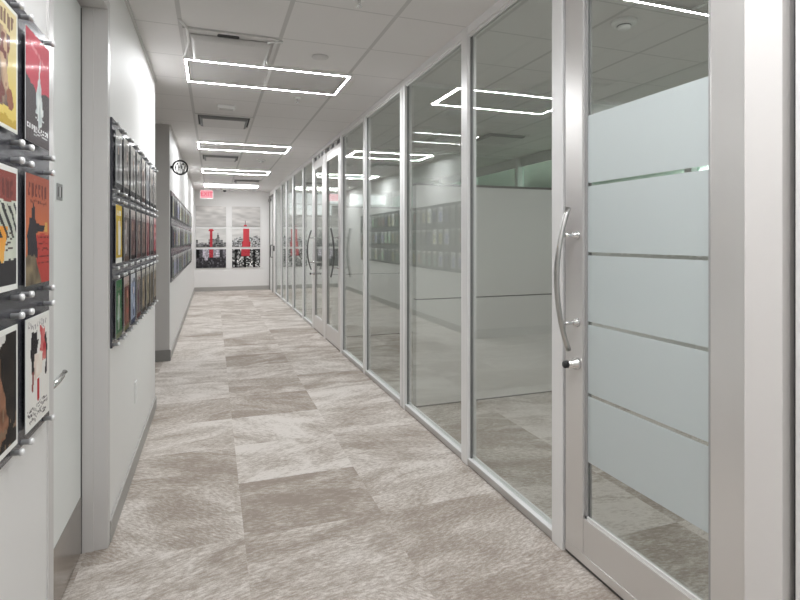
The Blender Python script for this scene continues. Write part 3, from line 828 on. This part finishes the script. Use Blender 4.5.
def art_silhouette(u, v):
    c = lerp((.80, .46, .31), (.66, .36, .29), min(1, max(0, (v - .5) * 2.2)))
    if bars(u, v, .10, .92, .80, .92, 6, 1): c = (.46, .24, .20)
    if .18 < u < .88 and .745 < v < .77 and int(u * 40) % 3: c = (.46, .24, .2)
    if u > .42 and v < .46 and u > .30 + (.30 - v) * .9: c = (.73, .29, .26)
    if u > .50 and .16 < v < .44 and int(v * 66) % 4 == 0 and hsh(int(u * 30), int(v * 66)) > .25: c = (.45, .17, .16)
    man = (abs(u - .30) < .075 and .58 < v < .71) or ((u - .30) ** 2 * 2 + (v - .70) ** 2 < .0022)
    man = man or (.24 < v <= .60 and .06 + .5 * max(0, v - .45) < u < .42 + .2 * max(0, .5 - v))
    man = man or (.49 - .10 * (u < .6) * (.6 - u) < v < .575 - .04 * u and .3 < u < .80)
    if man: c = (.22, .20, .22)
    if .78 < u < .90 and .49 < v < .58: c = (.84, .66, .36)
    if v < .27 - max(0, u - .35) * .9 and u < .80: c = lerp((.60, .54, .43), (.33, .29, .25), vnoise(u * 9, v * 14, 3))
    return c
def art_black(u, v):
    c = lerp((.10, .09, .09), (.20, .17, .15), vnoise(u * 6, v * 8, 2))
    if u < .42 - .25 * v and .30 < v < .80: c = (.90, .90, .89)
    if u < .62 and v > .86 + .1 * u: c = (.86, .85, .83)
    if abs(u - .42 - .12 * math.sin(v * 6)) < .16 and .08 < v < .80: c = lerp((.42, .28, .20), (.68, .50, .40), vnoise(u * 9, v * 13, 5))
    if v < .35 and vnoise(u * 10, v * 14, 9) > .66: c = (.55, .45, .36)
    return c
def art_redwhite(u, v):
    c = (.92, .91, .89)
    if v > .90 and bars(u, v, .06, .94, .91, .96, 9, 4): c = (.70, .68, .68)
    if abs(u - .34) < .15 and .48 < v < .88 and vnoise(u * 6, v * 7, 1) > .3: c = (.14, .12, .13)
    if abs(u - .72) < .13 and .56 < v < .90: c = lerp((.72, .16, .20), (.86, .55, .52), vnoise(u * 12, v * 14, 4))
    if abs(u - .52) < .18 and .42 < v < .66: c = lerp((.85, .76, .70), (.95, .92, .88), vnoise(u * 8, v * 8, 6))
    if abs(u - .88) < .05 and .40 < v < .80: c = (.13, .12, .13)
    if (u - .50) ** 2 * 1.2 + (v - .30) ** 2 < .012: c = (.72, .14, .15)
    if abs(u - .25) < .05 and .34 < v < .5: c = (.55, .30, .26)
    for r_ in (.05, .10, .15):
        if abs(v - r_) < .013 and bars(u, v, .08, .92, r_ - .013, r_ + .013, 16, r_ * 77): c = (.35, .33, .33)
    return c
def art_generic(seed, bg, acc, fg, hd=None):
    def fn(u, v):
        c = lerp(bg, tuple(x * .8 for x in bg), vnoise(u * 4, v * 5, seed))
        if v > .82: 
            c = hd or lerp(bg, (.9, .9, .9), .6)
            if bars(u, v, .10, .90, .85, .95, 5, seed): c = acc
        cx = .5 + .15 * math.sin(seed * 3.7)
        if abs(u - cx) < .25 - .22 * abs(v - .42) and .10 < v < .72: c = lerp(fg, acc, vnoise(u * 7, v * 9, seed + 5))
        if (u - cx) ** 2 * 1.5 + (v - .68) ** 2 < .008: c = lerp(fg, (.9, .75, .65), .5)
        if v < .07: c = acc
        return c
    return border(fn, .03)

def organic(fn, amt=.10):
    def g(u, v):
        return fn(u + amt * (vnoise(u * 7, v * 9, 21) - .5), v + amt * .7 * (vnoise(u * 8, v * 9, 33) - .5))
    return g

def print_mesh(nx, ny, fn, x, y0, z0, w=PW, h=PH):
    bm = BM(); lay = bm.loops.layers.float_color.new('art')
    box(bm, x - .0012, x, y0, y0 + w, z0, z0 + h)
    for f in bm.faces:
        for lp in f.loops: lp[lay] = (.8, .8, .8, 1)
    grid_art(bm, w, h, nx, ny, fn, lambda a, b: (x + .0004, y0 + a, z0 + b))
    return bm

def framed_cover(y, z, xw, fn, nx, ny, label, group, PW=PW, AW=AW):
    """cover print behind a clear acrylic sheet on four standoffs; y, z = centre; xw = wall face"""
    xb = xw + .012                                    # board face
    t = tag(empty('framed_cover', (xb, y, z - AH / 2)), label, 'framed cover', group)
    xa = xb + .012
    bm = print_mesh(nx, ny, fn, xa - .0014, y - PW / 2, z - PH / 2, PW)
    obj('cover_print', bm, M['art'], t)
    bm = BM(); box(bm, xa, xa + .004, y - AW / 2, y + AW / 2, z - AH / 2 - .003, z + AH / 2 + .003, 0, .0008)
    box(bm, xa - .007, xa - .003, y - AW / 2, y + AW / 2, z - AH / 2 - .003, z + AH / 2 + .003, 0, .0008)
    obj('acrylic_sheet', bm, M['acrylic'], t)
    for sy in (-1, 1):
        for sz in (-1, 1):
            bm = BM()
            lathe(bm, (xb, y + sy * (AW / 2 - .012), z + sz * (AH / 2 - .006)), [(.0065, .0), (.0065, .017), (.0085, .0172), (.0085, .024), (.0065, .0265), (.0, .0268)], 14, axis='x')
            obj('standoff', bm, M['standoff'], t)
    return t

NG = 'framed covers on the board left of the white door'
YA, YB = 1.369, 1.622
for (yy, r, fn, lb) in (
        (YA, 0, border(organic(art_yellow), .05, (.90, .90, .86)), 'framed yellow cover with brown figures at the top left edge of the photo'),
        (YB, 0, organic(art_dome, .05), 'framed red and charcoal cover with a white dome, top row beside the door'),
        (YA, 1, border(organic(art_hand, .07), .055), 'framed cover with dark stripes over orange at the left photo edge, middle row'),
        (YB, 1, organic(art_silhouette, .04), 'framed orange and red cover with a dark standing silhouette, middle row'),
        (YA, 2, border(organic(art_black), .055), 'framed black and brown cover with white border, bottom row at left edge'),
        (YB, 2, border(organic(art_redwhite, .12), .04), 'framed white cover with red and black figures, bottom row beside door')):
    framed_cover(yy, ROWZ[r], XL, fn, 44, 66, lb, NG)

G1 = 'framed covers on the board between door and alcove'
pal = {  # top row greys: glare on the sheets put into the print colours
 0: [((.70, .70, .70), (.35, .35, .36), (.55, .54, .54), 'grey and white'), ((.62, .60, .58), (.30, .28, .28), (.75, .72, .70), 'pale taupe'), ((.74, .73, .72), (.42, .40, .40), (.50, .48, .47), 'light grey'),
     ((.58, .57, .56), (.28, .27, .27), (.72, .70, .68), 'mid grey'), ((.66, .62, .60), (.45, .30, .28), (.5, .45, .43), 'dusty beige'), ((.72, .72, .73), (.30, .32, .36), (.55, .56, .58), 'cool grey'),
     ((.60, .58, .57), (.26, .24, .24), (.70, .66, .62), 'stone grey'), ((.68, .66, .64), (.38, .36, .36), (.5, .48, .46), 'warm grey')],
 1: [((.88, .74, .24), (.93, .93, .90), (.90, .90, .88), 'bright yellow and white'), ((.42, .39, .38), (.62, .46, .38), (.80, .80, .80), 'charcoal and white'), ((.45, .34, .34), (.30, .24, .25), (.62, .46, .42), 'dull maroon'),
     ((.40, .36, .36), (.55, .34, .32), (.70, .66, .62), 'brown grey'), ((.50, .42, .40), (.28, .24, .24), (.66, .54, .48), 'muddy brown'), ((.60, .40, .40), (.66, .22, .25), (.48, .40, .40), 'rose and red'),
     ((.48, .44, .43), (.30, .27, .27), (.66, .60, .56), 'dark taupe'), ((.70, .30, .33), (.56, .16, .20), (.86, .80, .78), 'red and white')],
 2: [((.18, .42, .24), (.75, .80, .62), (.72, .80, .78), 'green'), ((.45, .25, .22), (.72, .66, .40), (.62, .30, .26), 'rust red'), ((.62, .66, .76), (.30, .36, .54), (.82, .85, .90), 'pale blue'),
     ((.48, .45, .42), (.62, .26, .24), (.40, .42, .58), 'grey, red and blue'), ((.46, .42, .36), (.28, .24, .20), (.66, .58, .48), 'brown'), ((.52, .48, .40), (.30, .27, .22), (.70, .66, .56), 'khaki'),
     ((.44, .40, .34), (.62, .56, .46), (.30, .27, .24), 'dark olive'), ((.56, .52, .46), (.36, .30, .26), (.70, .62, .54), 'tan')]}
ordn = ['first', 'second', 'third', 'fourth', 'fifth', 'sixth', 'seventh', 'last']
rown = ['top', 'middle', 'bottom']
for r in range(3):
    for c in range(8):
        bg, acc, fg, nm = pal[r][c]
        hd = {(1, 0): bg, (2, 0): bg}.get((r, c), lerp((.85, .84, .82), bg, .35))
        framed_cover(2.885 + c * .2415, ROWZ[r], XL, art_generic(r * 11 + c * 3 + 1, bg, acc if (r, c) == (1, 0) else tuple(x * .55 for x in acc), fg, hd), 14, 22,
                     '%s framed cover, %s from the door in the %s row' % (nm, ordn[c], rown[r]), G1, .172, .192)

# far board: small in the picture, so each cover is one mesh; copies share a few prints
G2 = 'framed covers on the long far board'
protos = []; AW = .190
random.seed(4)
tones = ['pale grey', 'mid grey', 'dark grey', 'white and grey', 'brownish grey', 'silver grey', 'charcoal', 'greenish grey']
tb = [(.84, .84, .83), (.60, .59, .58), (.40, .40, .40), (.92, .92, .91), (.56, .51, .47), (.84, .84, .85), (.27, .27, .28), (.55, .58, .54)]  # greys lightened to put the sheets' silvery reflections into the paper
for k in range(8):
    bg = tb[k]; fg = tuple(min(1, max(0, x + random.choice((-.25, .25)))) for x in bg); acc = tuple(x * .5 for x in bg)
    bm = print_mesh(8, 12, art_generic(40 + k, bg, acc, fg), XL2 + .024, -.080, -.135, .160, .270)
    lay = bm.loops.layers.float_color.get('art')
    n0 = len(bm.faces)
    box(bm, XL2 + .0115, XL2 + .0225, -.085, .085, -.125, .125)
    bm.faces.ensure_lookup_table()
    for f in bm.faces[n0:]:
        for lp in f.loops: lp[lay] = (.1, .1, .1, 1)
    n1 = len(bm.faces)
    box(bm, XL2 + .0265, XL2 + .0305, -AW / 2, AW / 2, -AH / 2, AH / 2)
    bm.faces.ensure_lookup_table()
    for f in bm.faces[n1:]: f.material_index = 1
    o = obj('framed_cover', bm, [M['art'], M['acrylic']])
    o['mesh_proto'] = 1
    protos.append(o)
off0 = [p.location.copy() for p in protos]
num = ['first', 'second', 'third', 'fourth', 'fifth', 'sixth', 'seventh', 'eighth', 'ninth', 'tenth', 'eleventh', 'twelfth', 'thirteenth',
       'fourteenth', 'fifteenth', 'sixteenth', 'seventeenth', 'eighteenth', 'nineteenth', 'twentieth', 'twenty-first', 'twenty-second', 'twenty-third', 'twenty-fourth', 'farthest']
used = set()
for r in range(3):
    for c in range(25):
        k = int(hsh(r * 3.1, c * 1.7, 2.2) * 8) % 8
        o = protos[k] if k not in used else protos[k].copy()
        if k in used: COL.objects.link(o)
        used.add(k)
        o.location = off0[k] + Vector((0, 6.86 + c * .2395, ROWZ[r]))
        if 'mesh_proto' in o: del o['mesh_proto']
        tag(o, '%s framed cover, %s from near end, %s row of far board' % (tones[k], num[c], rown[r]), 'framed cover', G2)
for k, p in enumerate(protos):
    if k not in used: bpy.data.objects.remove(p)

# ------------------------------------------------------------------ camera, world, view
f_px, vx, hy = 524., 213., 239.
cam = bpy.data.cameras.new('camera'); co = bpy.data.objects.new('camera', cam); COL.objects.link(co)
cam.sensor_width = 36; cam.lens = f_px / 800 * 36; cam.clip_start = .02
cam.shift_y = -(300 - hy) / 800
co.location = (0, 0, 1.413)
co.rotation_euler = (PI / 2, 0, -math.atan((400 - vx) / f_px))
SC.camera = co

w = bpy.data.worlds.new('daylight'); SC.world = w; w.use_nodes = True
bgn = w.node_tree.nodes['Background']; bgn.inputs[0].default_value = (.93, .97, 1, 1); bgn.inputs[1].default_value = .5

SC.view_settings.view_transform = 'Standard'; SC.view_settings.look = 'None'
SC.view_settings.gamma = 1; SC.view_settings.exposure = 1.98
SC.view_settings.use_curve_mapping = False
SC.cycles.transparent_max_bounces = 48
SC.cycles.max_bounces = 14; SC.cycles.diffuse_bounces = 6; SC.cycles.glossy_bounces = 6
SC.cycles.sample_clamp_indirect = 6
